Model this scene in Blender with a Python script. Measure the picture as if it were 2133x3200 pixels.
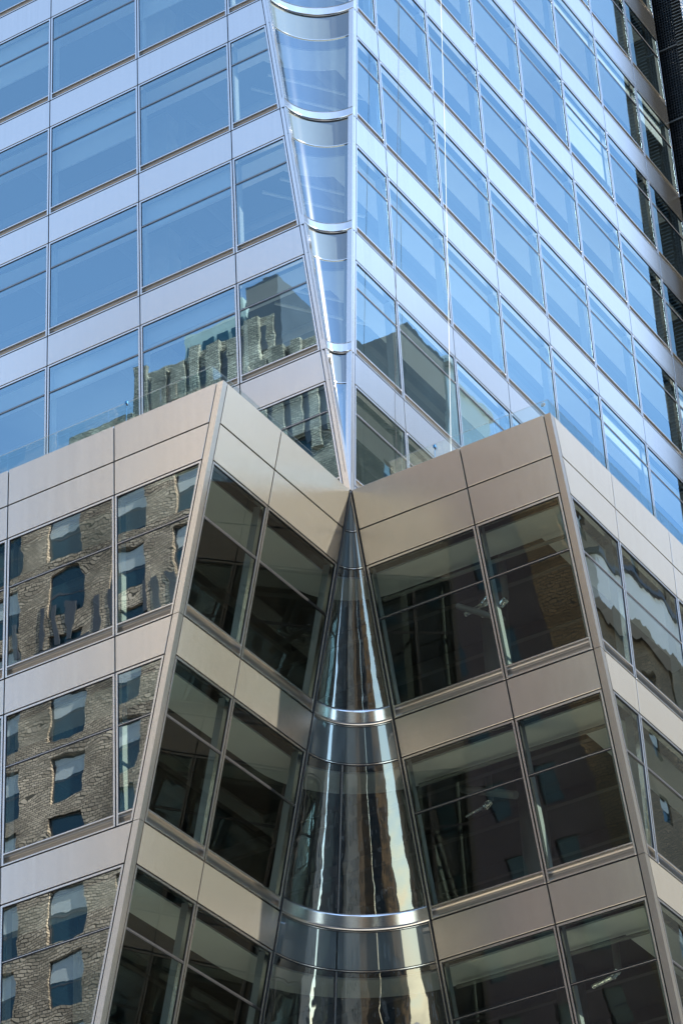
import bpy, math, random
from math import sin, cos, tan, atan, pi, radians, sqrt
from mathutils import Vector, Matrix
random.seed(7)
for o in list(bpy.data.objects):
    bpy.data.objects.remove(o)
SC = bpy.context.scene
COL = SC.collection

# ------------------------------------------------------------------ camera, light, exposure
ZG = 43.46                       # the fitted zero level lies 43.46 m above the street
CAM = Vector((29.3546, -50.8683, -41.8584 + ZG))
YAW, PITCH, ROLL, FPX = 0.52758, 0.5953, -0.0564, 9253.5
cd = bpy.data.cameras.new("camera")
cam = bpy.data.objects.new("camera", cd)
COL.objects.link(cam)
fw = Vector((-sin(YAW)*cos(PITCH), cos(YAW)*cos(PITCH), sin(PITCH)))
rt = Vector((cos(YAW), sin(YAW), 0))
up = rt.cross(fw)
r2 = rt*cos(ROLL) + up*sin(ROLL)
u2 = -rt*sin(ROLL) + up*cos(ROLL)
M = Matrix(((r2.x, u2.x, -fw.x), (r2.y, u2.y, -fw.y), (r2.z, u2.z, -fw.z))).to_4x4()
M.translation = CAM
cam.matrix_world = M
cd.sensor_fit = 'VERTICAL'
cd.sensor_height = 36.0
cd.sensor_width = 24.0
cd.lens = FPX/3200*36.0
cd.clip_start = 0.5
cd.clip_end = 3000
SC.camera = cam

SUN = Vector((0.77, 0.17, 0.61)).normalized()
SUN_EL = math.asin(SUN.z)
SUN_AZ = math.atan2(SUN.x, SUN.y)      # clockwise from +Y
world = bpy.data.worlds.new("World")
SC.world = world
world.use_nodes = True
wn = world.node_tree
wn.nodes.clear()
w_out = wn.nodes.new('ShaderNodeOutputWorld')
w_bg = wn.nodes.new('ShaderNodeBackground')
w_sky = wn.nodes.new('ShaderNodeTexSky')
w_sky.sky_type = 'NISHITA'
w_sky.sun_disc = False
w_sky.sun_elevation = SUN_EL
w_sky.sun_rotation = SUN_AZ
w_sky.air_density = 1.0
w_sky.dust_density = 0.0
w_sky.ozone_density = 3.0
w_bg.inputs['Strength'].default_value = 0.12
# thin high cloud wisps, the same all round
w_tc = wn.nodes.new('ShaderNodeTexCoord')
w_map = wn.nodes.new('ShaderNodeMapping')
w_map.inputs['Scale'].default_value = (1.0, 1.0, 2.4)
w_noi = wn.nodes.new('ShaderNodeTexNoise')
w_noi.inputs['Scale'].default_value = 2.6
w_noi.inputs['Detail'].default_value = 6
w_rmp = wn.nodes.new('ShaderNodeMapRange')
w_rmp.inputs['From Min'].default_value = 0.52
w_rmp.inputs['From Max'].default_value = 0.85
w_rmp.inputs['To Min'].default_value = 0.07
w_rmp.inputs['To Max'].default_value = 0.42
w_mix = wn.nodes.new('ShaderNodeMix')
w_mix.data_type = 'RGBA'
w_mix.inputs['B'].default_value = (6.5, 7.0, 7.6, 1)
wn.links.new(w_tc.outputs['Generated'], w_map.inputs[0])
wn.links.new(w_map.outputs[0], w_noi.inputs['Vector'])
wn.links.new(w_noi.outputs['Fac'], w_rmp.inputs['Value'])
wn.links.new(w_rmp.outputs[0], w_mix.inputs['Factor'])
wn.links.new(w_sky.outputs[0], w_mix.inputs['A'])
w_tint = wn.nodes.new('ShaderNodeMix')      # clear dry air: a slightly deeper blue all round
w_tint.data_type = 'RGBA'
w_tint.blend_type = 'MULTIPLY'
w_tint.inputs['Factor'].default_value = 1.0
w_tint.inputs['B'].default_value = (0.97, 1.0, 1.0, 1)
wn.links.new(w_mix.outputs['Result'], w_tint.inputs['A'])
wn.links.new(w_tint.outputs['Result'], w_bg.inputs['Color'])
wn.links.new(w_bg.outputs[0], w_out.inputs[0])

sd = bpy.data.lights.new("sun", 'SUN')
sd.energy = 4.0
sd.angle = radians(0.5)
sd.color = (1.0, 0.95, 0.87)
sun = bpy.data.objects.new("sun", sd)
COL.objects.link(sun)
sun.location = (60, 30, 120)
sun.rotation_euler = SUN.to_track_quat('Z', 'Y').to_euler()

SC.view_settings.view_transform = 'Standard'
SC.view_settings.look = 'None'
SC.view_settings.gamma = 1
SC.view_settings.use_curve_mapping = False
SC.view_settings.exposure = 1.88
SC.render.engine = 'CYCLES'
SC.cycles.max_bounces = 12
SC.cycles.transparent_max_bounces = 16
SC.cycles.glossy_bounces = 6
SC.cycles.caustics_reflective = False
SC.cycles.sample_clamp_indirect = 6.0

# ------------------------------------------------------------------ materials
def newmat(name):
    m = bpy.data.materials.new(name)
    m.use_nodes = True
    nt = m.node_tree
    return m, nt, nt.nodes['Principled BSDF']

def metal(name, col, rough, streak=0.05, diff=0.0, wave=0.0, wscale=0.5, dcol=(0.62, 0.58, 0.50)):
    m, nt, p0 = newmat(name)
    N = nt.nodes.new
    nt.nodes.remove(p0)
    p = N('ShaderNodeBsdfAnisotropic')          # satin metal without the long highlight tail
    p.distribution = 'BECKMANN'
    if diff:                                    # anodised skin: a little diffuse scatter
        df = N('ShaderNodeBsdfDiffuse')
        df.inputs[0].default_value = tuple(dcol) + (1,)
        ms = N('ShaderNodeMixShader')
        ms.inputs[0].default_value = diff
        nt.links.new(p.outputs[0], ms.inputs[1])
        nt.links.new(df.outputs[0], ms.inputs[2])
        nt.links.new(ms.outputs[0], nt.nodes['Material Output'].inputs[0])
    else:
        nt.links.new(p.outputs[0], nt.nodes['Material Output'].inputs[0])
    tc = N('ShaderNodeTexCoord')
    mp = N('ShaderNodeMapping')
    mp.inputs['Scale'].default_value = (5, 5, 0.12)
    n1 = N('ShaderNodeTexNoise')
    n1.inputs['Scale'].default_value = 2.0
    n1.inputs['Detail'].default_value = 5
    nt.links.new(tc.outputs['Object'], mp.inputs[0])
    nt.links.new(mp.outputs[0], n1.inputs['Vector'])
    mx = N('ShaderNodeMix')
    mx.data_type = 'RGBA'
    mx.inputs['A'].default_value = tuple(c*(1-streak) for c in col) + (1,)
    mx.inputs['B'].default_value = tuple(min(1, c*(1+streak)) for c in col) + (1,)
    nt.links.new(n1.outputs['Fac'], mx.inputs['Factor'])
    oi = N('ShaderNodeObjectInfo')
    mr0 = N('ShaderNodeMapRange')
    mr0.inputs['To Min'].default_value = 0.965
    mr0.inputs['To Max'].default_value = 1.0
    nt.links.new(oi.outputs['Random'], mr0.inputs['Value'])
    vm = N('ShaderNodeVectorMath')
    vm.operation = 'SCALE'
    nt.links.new(mx.outputs['Result'], vm.inputs[0])
    nt.links.new(mr0.outputs[0], vm.inputs['Scale'])
    nt.links.new(vm.outputs[0], p.inputs['Color'])
    mr = N('ShaderNodeMapRange')
    mr.inputs['To Min'].default_value = rough*0.98
    mr.inputs['To Max'].default_value = rough*1.02
    nt.links.new(n1.outputs['Fac'], mr.inputs['Value'])
    nt.links.new(mr.outputs[0], p.inputs['Roughness'])
    if wave:
        n2 = N('ShaderNodeTexNoise')
        n2.inputs['Scale'].default_value = wscale
        n2.inputs['Detail'].default_value = 1
        nt.links.new(tc.outputs['Object'], n2.inputs['Vector'])
        b = N('ShaderNodeBump')
        b.inputs['Strength'].default_value = 1
        b.inputs['Distance'].default_value = wave
        nt.links.new(n2.outputs['Fac'], b.inputs['Height'])
        nt.links.new(b.outputs[0], p.inputs['Normal'])
    return m

def plain(name, col, rough=0.6, var=0.15, scale=3.0, metallic=0.0, bump=0.0):
    m, nt, p = newmat(name)
    N = nt.nodes.new
    tc = N('ShaderNodeTexCoord')
    n1 = N('ShaderNodeTexNoise')
    n1.inputs['Scale'].default_value = scale
    n1.inputs['Detail'].default_value = 6
    nt.links.new(tc.outputs['Object'], n1.inputs['Vector'])
    mx = N('ShaderNodeMix')
    mx.data_type = 'RGBA'
    mx.inputs['A'].default_value = tuple(c*(1-var) for c in col) + (1,)
    mx.inputs['B'].default_value = tuple(min(1, c*(1+var)) for c in col) + (1,)
    nt.links.new(n1.outputs['Fac'], mx.inputs['Factor'])
    nt.links.new(mx.outputs['Result'], p.inputs['Base Color'])
    p.inputs['Roughness'].default_value = rough
    p.inputs['Metallic'].default_value = metallic
    if bump:
        b = N('ShaderNodeBump')
        b.inputs['Distance'].default_value = bump
        nt.links.new(n1.outputs['Fac'], b.inputs['Height'])
        nt.links.new(b.outputs[0], p.inputs['Normal'])
    return m

def glass(name, ior, trans, gloss=(0.92, 0.97, 1.0), wave=0.0006, wave2=0.0, wscale=1.1, backing=None, bfac=0.0, vert=1.0, rough=0.0, haze=0.0):
    """coated facade glass: a Fresnel mix of a mirror and a tinted clear pane"""
    m = bpy.data.materials.new(name)
    m.use_nodes = True
    nt = m.node_tree
    nt.nodes.clear()
    N = nt.nodes.new
    L = nt.links.new
    out = N('ShaderNodeOutputMaterial')
    tr = N('ShaderNodeBsdfTransparent')
    tr.inputs[0].default_value = tuple(trans) + (1,)
    gl = N('ShaderNodeBsdfGlossy')
    gl.inputs['Color'].default_value = tuple(gloss) + (1,)
    gl.inputs['Roughness'].default_value = rough
    tc = N('ShaderNodeTexCoord')
    oi = N('ShaderNodeObjectInfo')
    vr = N('ShaderNodeMapRange')
    vr.inputs['To Min'].default_value = 0.90
    vr.inputs['To Max'].default_value = 1.0
    L(oi.outputs['Random'], vr.inputs['Value'])
    vc = N('ShaderNodeVectorMath')
    vc.operation = 'SCALE'
    vc.inputs[0].default_value = tuple(gloss)
    L(vr.outputs[0], vc.inputs['Scale'])
    L(vc.outputs[0], gl.inputs['Color'])
    sc = N('ShaderNodeVectorMath')
    sc.operation = 'SCALE'
    cx = N('ShaderNodeCombineXYZ')
    L(oi.outputs['Random'], cx.inputs[0])
    L(oi.outputs['Random'], cx.inputs[2])
    L(cx.outputs[0], sc.inputs[0])
    sc.inputs['Scale'].default_value = 37.0
    ad = N('ShaderNodeVectorMath')
    ad.operation = 'ADD'
    L(tc.outputs['Object'], ad.inputs[0])
    L(sc.outputs[0], ad.inputs[1])
    mp = N('ShaderNodeMapping')
    mp.inputs['Scale'].default_value = (1, 1, vert)
    L(ad.outputs[0], mp.inputs[0])
    n1 = N('ShaderNodeTexNoise')
    n1.inputs['Scale'].default_value = wscale
    n1.inputs['Detail'].default_value = 1.5
    n1.inputs['Roughness'].default_value = 0.35
    L(mp.outputs[0], n1.inputs['Vector'])
    b = N('ShaderNodeBump')
    b.inputs['Strength'].default_value = 1
    b.inputs['Distance'].default_value = wave
    L(n1.outputs['Fac'], b.inputs['Height'])
    nrm = b
    if wave2:
        n2 = N('ShaderNodeTexNoise')
        n2.inputs['Scale'].default_value = wscale*4.5
        n2.inputs['Detail'].default_value = 0.5
        L(mp.outputs[0], n2.inputs['Vector'])
        b2 = N('ShaderNodeBump')
        b2.inputs['Strength'].default_value = 1
        b2.inputs['Distance'].default_value = wave2
        L(n2.outputs['Fac'], b2.inputs['Height'])
        L(b.outputs[0], b2.inputs['Normal'])
        nrm = b2
    L(nrm.outputs[0], gl.inputs['Normal'])
    fr = N('ShaderNodeFresnel')
    fr.inputs['IOR'].default_value = ior
    mx = N('ShaderNodeMixShader')
    L(fr.outputs[0], mx.inputs[0])
    if backing:
        di = N('ShaderNodeBsdfDiffuse')
        di.inputs[0].default_value = tuple(backing) + (1,)
        m2 = N('ShaderNodeMixShader')
        m2.inputs[0].default_value = bfac
        L(tr.outputs[0], m2.inputs[1])
        L(di.outputs[0], m2.inputs[2])
        L(m2.outputs[0], mx.inputs[1])
    else:
        L(tr.outputs[0], mx.inputs[1])
    L(gl.outputs[0], mx.inputs[2])
    if haze:                                    # added rough lobe widens the sun's glint, standing in for bloom
        g2 = N('ShaderNodeBsdfAnisotropic')
        g2.distribution = 'BECKMANN'
        g2.inputs['Roughness'].default_value = 0.24
        L(nrm.outputs[0], g2.inputs['Normal'])
        m4 = N('ShaderNodeMixShader')
        m4.inputs[0].default_value = haze
        L(mx.outputs[0], m4.inputs[1])
        L(g2.outputs[0], m4.inputs[2])
        mx = m4
    # the inner face of the pane only lets light through
    ge = N('ShaderNodeNewGeometry')
    cl = N('ShaderNodeBsdfTransparent')
    m3 = N('ShaderNodeMixShader')
    L(ge.outputs['Backfacing'], m3.inputs[0])
    L(mx.outputs[0], m3.inputs[1])
    L(cl.outputs[0], m3.inputs[2])
    L(m3.outputs[0], out.inputs[0])
    return m

def brick(name, c1, c2, mortar, bw=0.34, bh=0.14, rough_var=0.5):
    m, nt, p = newmat(name)
    N = nt.nodes.new
    L = nt.links.new
    tc = N('ShaderNodeTexCoord')
    sp = N('ShaderNodeSeparateXYZ')
    L(tc.outputs['Object'], sp.inputs[0])
    a = N('ShaderNodeMath')
    a.operation = 'ADD'
    L(sp.outputs[0], a.inputs[0])
    L(sp.outputs[1], a.inputs[1])
    cb = N('ShaderNodeCombineXYZ')
    L(a.outputs[0], cb.inputs[0])
    L(sp.outputs[2], cb.inputs[1])
    br = N('ShaderNodeTexBrick')
    br.inputs['Scale'].default_value = 1.0
    br.inputs['Brick Width'].default_value = bw
    br.inputs['Row Height'].default_value = bh
    br.inputs['Mortar Size'].default_value = 0.022
    br.inputs['Mortar Smooth'].default_value = 0.3
    br.inputs['Color1'].default_value = tuple(c1) + (1,)
    br.inputs['Color2'].default_value = tuple(c2) + (1,)
    br.inputs['Mortar'].default_value = tuple(mortar) + (1,)
    L(cb.outputs[0], br.inputs['Vector'])
    n = N('ShaderNodeTexNoise')
    n.inputs['Scale'].default_value = 0.35
    n.inputs['Detail'].default_value = 5
    L(tc.outputs['Object'], n.inputs['Vector'])
    mr = N('ShaderNodeMapRange')
    mr.inputs['From Min'].default_value = 0.3
    mr.inputs['From Max'].default_value = 0.7
    mr.inputs['To Min'].default_value = 1-rough_var
    mr.inputs['To Max'].default_value = 1.15
    L(n.outputs['Fac'], mr.inputs['Value'])
    vm = N('ShaderNodeVectorMath')
    vm.operation = 'SCALE'
    L(br.outputs['Color'], vm.inputs[0])
    L(mr.outputs[0], vm.inputs['Scale'])
    L(vm.outputs[0], p.inputs['Base Color'])
    p.inputs['Roughness'].default_value = 0.85
    b = N('ShaderNodeBump')
    b.inputs['Distance'].default_value = 0.02
    b.invert = True
    L(br.outputs['Fac'], b.inputs['Height'])
    L(b.outputs[0], p.inputs['Normal'])
    return m

MT = {}
MT['panel'] = metal('satin_aluminium_panel', (0.86, 0.80, 0.73), 0.25, 0.10, diff=0.115, wave=0.0018, wscale=0.7, dcol=(0.72, 0.66, 0.52))
MT['tpanel'] = metal('satin_tower_panel', (0.80, 0.765, 0.715), 0.24, 0.08, diff=0.02, wave=0.0018, wscale=0.7)
MT['trim'] = metal('bright_aluminium_trim', (0.88, 0.84, 0.79), 0.22, 0.02, diff=0.05)
MT['frame'] = metal('aluminium_frame', (0.84, 0.81, 0.77), 0.26, 0.02, diff=0.03)
MT['ring'] = metal('polished_steel_ring', (0.87, 0.86, 0.85), 0.20, 0.03, diff=0.06, wave=0.001, wscale=2.0)
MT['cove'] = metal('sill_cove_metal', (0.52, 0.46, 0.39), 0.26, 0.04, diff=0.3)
MT['black'] = plain('black_gasket', (0.012, 0.012, 0.014), 0.5)
MT['white'] = plain('white_painted_board', (0.82, 0.82, 0.80), 0.7, 0.04)
MT['shade'] = plain('grey_shade_cloth', (0.45, 0.46, 0.45), 0.8, 0.05)
MT['blind'] = plain('grey_roller_blind', (0.46, 0.52, 0.54), 0.8, 0.2, 0.5)
MT['reveal'] = plain('grey_inner_reveal', (0.30, 0.31, 0.31), 0.6, 0.05)
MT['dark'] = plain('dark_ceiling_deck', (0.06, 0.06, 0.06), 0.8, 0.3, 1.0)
MT['steel'] = plain('grey_painted_steel', (0.11, 0.11, 0.105), 0.6, 0.15)
MT['duct'] = plain('pale_insulated_duct', (0.22, 0.22, 0.21), 0.5, 0.08)
MT['foil'] = metal('crumpled_foil', (0.85, 0.85, 0.85), 0.2, 0.2, wave=0.02, wscale=14)
MT['concrete'] = plain('interior_concrete', (0.50, 0.49, 0.46), 0.85, 0.15)
MT['floor'] = plain('pale_bounce_floor', (0.50, 0.49, 0.46), 0.6, 0.1)  # pale so that the added sheets throw sunlight up to the ceilings
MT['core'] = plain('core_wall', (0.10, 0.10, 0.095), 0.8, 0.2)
MT['deck'] = plain('roof_deck', (0.25, 0.25, 0.24), 0.9, 0.2)
MT['g_tower'] = glass('tower_glass', 5.3, (0.80, 0.88, 0.87), (0.58, 0.86, 0.98), wave=0.0011, wave2=0.00012, wscale=0.7)
MT['g_pod'] = glass('podium_glass', 3.3, (0.50, 0.58, 0.54), (0.95, 1.0, 0.98), wave=0.0024, wave2=0.00011, wscale=0.8)
MT['g_in'] = glass('darkened_podium_glass', 1.95, (0.72, 0.80, 0.73), (0.98, 1.0, 0.95), wave=0.0013, wave2=0.00018, wscale=0.8)  # same glass with a weaker mirror, put in to darken the inner windows
MT['g_curve'] = glass('curved_tower_glass', 3.6, (0.66, 0.76, 0.74), (0.60, 0.86, 0.98), wave=0.0016, wscale=1.3, vert=0.25, haze=0.16)
MT['g_low'] = glass('curved_podium_glass', 2.9, (0.6, 0.68, 0.66), (0.97, 0.98, 0.96), wave=0.013, wave2=0.0009, wscale=2.0, vert=0.5, haze=0.02)
MT['g_span'] = glass('pale_backed_glass', 2.6, (0.1, 0.1, 0.1), wave=0.0016, wscale=1.3, backing=(0.095, 0.125, 0.13), bfac=1.0, vert=0.3, haze=0.06)
MT['g_rail'] = glass('railing_glass', 1.9, (0.82, 0.90, 0.90), wave=0.0008)
MT['g_far'] = glass('dark_window_glass', 1.6, (0.02, 0.03, 0.035), (0.8, 0.95, 1.0), wave=0.004, wscale=0.9, backing=(0.02, 0.06, 0.085), bfac=1.0)  # teal backing stands in for sky mirrored in these windows
MT['brick'] = brick('tan_brick', (0.76, 0.62, 0.47), (0.40, 0.32, 0.24), (0.09, 0.075, 0.055), 0.31, 0.15, 0.6)
MT['brown'] = brick('brown_brick', (0.30, 0.22, 0.135), (0.20, 0.15, 0.095), (0.10, 0.08, 0.06), rough_var=0.3)
MT['orange'] = brick('orange_brick', (0.42, 0.27, 0.13), (0.30, 0.19, 0.09), (0.12, 0.09, 0.06))
MT['stone'] = plain('cream_limestone', (0.62, 0.57, 0.47), 0.85, 0.15, 0.5)
MT['pale'] = plain('pale_glazed_stone', (0.88, 0.85, 0.78), 0.18, 0.25, 0.25)
MT['mauve'] = plain('dark_mauve_cladding', (0.22, 0.15, 0.135), 0.8, 0.3, 0.3)
MT['slate'] = plain('dark_grey_cladding', (0.07, 0.075, 0.085), 0.4, 0.3, 0.6)
MT['grey'] = plain('grey_render_wall', (0.22, 0.20, 0.19), 0.8, 0.3, 0.35)
MT['green'] = plain('verdigris_panels', (0.40, 0.44, 0.40), 0.5, 0.3, 0.8)
MT['louver'] = plain('black_louvre_metal', (0.03, 0.032, 0.034), 0.35, 0.3, 0.4, metallic=0.5)
MT['asphalt'] = plain('asphalt', (0.05, 0.05, 0.05), 0.9, 0.25, 2.0)
MT['pave'] = plain('concrete_pavement', (0.28, 0.27, 0.25), 0.9, 0.15, 1.0)
MT['paint'] = plain('road_paint', (0.7, 0.7, 0.68), 0.8, 0.1)
MT['rope'] = plain('white_rope', (0.75, 0.75, 0.72), 0.8, 0.1, 20)
MT['ropedark'] = plain('black_rope', (0.03, 0.03, 0.03), 0.8, 0.1, 20)
MT['blue'] = plain('blue_nylon', (0.02, 0.20, 0.45), 0.6, 0.1)
MT['brass'] = plain('brass_fitting', (0.35, 0.20, 0.08), 0.4, 0.1, metallic=0.8)

# ------------------------------------------------------------------ mesh helpers
class MB:
    def __init__(s):
        s.v = []
        s.f = []
        s.m = []
        s.sm = []
    def add(s, vs, fs, mi=0, smooth=False):
        b = len(s.v)
        s.v += [tuple(v) for v in vs]
        for f in fs:
            s.f.append(tuple(b+i for i in f))
            s.m.append(mi)
            s.sm.append(smooth)
    def box(s, a, b, mi=0):
        x0, y0, z0 = a
        x1, y1, z1 = b
        vs = [(x0,y0,z0),(x1,y0,z0),(x1,y1,z0),(x0,y1,z0),(x0,y0,z1),(x1,y0,z1),(x1,y1,z1),(x0,y1,z1)]
        s.add(vs, [(0,3,2,1),(4,5,6,7),(0,1,5,4),(1,2,6,5),(2,3,7,6),(3,0,4,7)], mi)
    def poly(s, fn, pts, d0, d1, mi=0, ch=0.0):
        """prism on a facade: pts (u,z) anticlockwise seen from outside; front at d0, back at d1; ch = chamfer"""
        n = len(pts)
        if ch:
            c = (sum(p[0] for p in pts)/n, sum(p[1] for p in pts)/n)
            fr = []
            for p in pts:
                dx, dz = p[0]-c[0], p[1]-c[1]
                fr.append((p[0]-math.copysign(ch, dx), p[1]-math.copysign(ch, dz)))
            vs = [fn(p[0], p[1], d0) for p in fr] + [fn(p[0], p[1], d0-ch) for p in pts] + [fn(p[0], p[1], d1) for p in pts]
            fs = [tuple(range(n)), tuple(range(3*n-1, 2*n-1, -1))]
            for k in range(2):
                for i in range(n):
                    j = (i+1) % n
                    fs.append((k*n+i, (k+1)*n+i, (k+1)*n+j, k*n+j))
        else:
            vs = [fn(p[0], p[1], d0) for p in pts] + [fn(p[0], p[1], d1) for p in pts]
            fs = [tuple(range(n)), tuple(range(2*n-1, n-1, -1))]
            for i in range(n):
                j = (i+1) % n
                fs.append((i, n+i, n+j, j))
        s.add(vs, fs, mi)
    def slab(s, pts, z0, z1, mi=0):
        """prism over a ground plan, pts anticlockwise from above"""
        n = len(pts)
        vs = [(p[0], p[1], z0) for p in pts] + [(p[0], p[1], z1) for p in pts]
        fs = [tuple(range(n-1, -1, -1)), tuple(range(n, 2*n))]
        for i in range(n):
            j = (i+1) % n
            fs.append((i, j, n+j, n+i))
        s.add(vs, fs, mi)
    def tube(s, a, b, r, n=10, mi=0):
        a, b = Vector(a), Vector(b)
        d = (b-a).normalized()
        x = d.orthogonal().normalized()
        y = d.cross(x)
        vs = []
        for p in (a, b):
            for i in range(n):
                t = 2*pi*i/n
                vs.append(p + x*cos(t)*r + y*sin(t)*r)
        fs = [(i, (i+1) % n, n+(i+1) % n, n+i) for i in range(n)]
        s.add(vs, fs, mi, True)
        s.add(vs[:n], [tuple(range(n-1, -1, -1))], mi)
        s.add(vs[n:], [tuple(range(n))], mi)
    def grid(s, rows, mi=0, smooth=True, flip=False):
        n = len(rows[0])
        vs = [v for r in rows for v in r]
        fs = []
        for i in range(len(rows)-1):
            for j in range(n-1):
                q = (i*n+j, i*n+j+1, (i+1)*n+j+1, (i+1)*n+j)
                fs.append(q[::-1] if flip else q)
        s.add(vs, fs, mi, smooth)
    def mesh(s, name, mats):
        me = bpy.data.meshes.new(name)
        me.from_pydata([(x, y, z) for x, y, z in s.v], [], s.f)
        for m in mats:
            me.materials.append(MT[m])
        me.polygons.foreach_set('material_index', s.m)
        me.polygons.foreach_set('use_smooth', s.sm)
        me.update()
        return me
    def build(s, name, mats, parent=None, loc=None):
        if isinstance(mats, str):
            mats = [mats]
        o = bpy.data.objects.new(name, s.mesh(name, mats))
        COL.objects.link(o)
        if parent is not None:
            o.parent = parent
        if loc is not None:
            o.location = loc
        return o

def thing(name, label, cat, loc=(0, 0, 0), group=None):
    o = bpy.data.objects.new(name, None)
    COL.objects.link(o)
    o.location = loc
    o['label'] = label
    o['category'] = cat
    if group:
        o['group'] = group
    return o
def tag(o, label, cat, group=None):
    o['label'] = label
    o['category'] = cat
    if group:
        o['group'] = group
    return o
def link(name, me, parent, loc=(0, 0, 0), rz=0.0):
    o = bpy.data.objects.new(name, me)
    COL.objects.link(o)
    o.parent = parent
    o.location = loc
    o.rotation_euler = (0, 0, rz)
    return o

# ------------------------------------------------------------------ dimensions (metres)
T = 0.2325                      # lean of the two inner podium faces
K = 0.1000                      # opening of the upper corner flute
A = 5.47                        # how far each podium wing stands out
Z0 = -1.476 + ZG                # parapet level = apex of the corner
PZ = [z + ZG for z in (-1.476, -2.492, -3.422, -7.218, -8.147, -11.967, -12.886, -16.72, -17.65, -21.48)]
CP, SP = cos(atan(T)), sin(atan(T))
BAY = 3.05
FH = 4.2515
def U(k): return 3.044 + k*FH + ZG
def W(k): return U(k) - 1.0
def hh(z): return Z0 - z         # depth below the apex
def fL(u, z, d): return (u, -d, z)
def fR(u, z, d): return (d, u, z)
def fA(u, z, d): return (u, -A-d, z)
def fD(u, z, d): return (A+d, u, z)
def fB(u, z, d): return (-T*hh(z) + d*CP, u, z - d*SP)
def fC(u, z, d): return (u, T*hh(z) - d*CP, z - d*SP)
GAP = 0.017

def cst(v): return lambda z: v

def panel(fn, ul, ur, z0, z1, parent, ch=0.004):
    m = MB()
    g = GAP
    m.poly(fn, [(ul(z0)+g, z0+g), (ur(z0)-g, z0+g), (ur(z1)-g, z1-g), (ul(z1)+g, z1-g)], 0.0, -0.035, 0, ch)
    return m.build('spandrel_panel', 'tpanel' if fn in (fL, fR) else 'panel', parent)

def backing(fn, ul, ur, z0, z1, mb, d=-0.05):
    mb.poly(fn, [(ul(z0), z0), (ur(z0), z0), (ur(z1), z1), (ul(z1), z1)], d, d-0.06)

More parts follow.
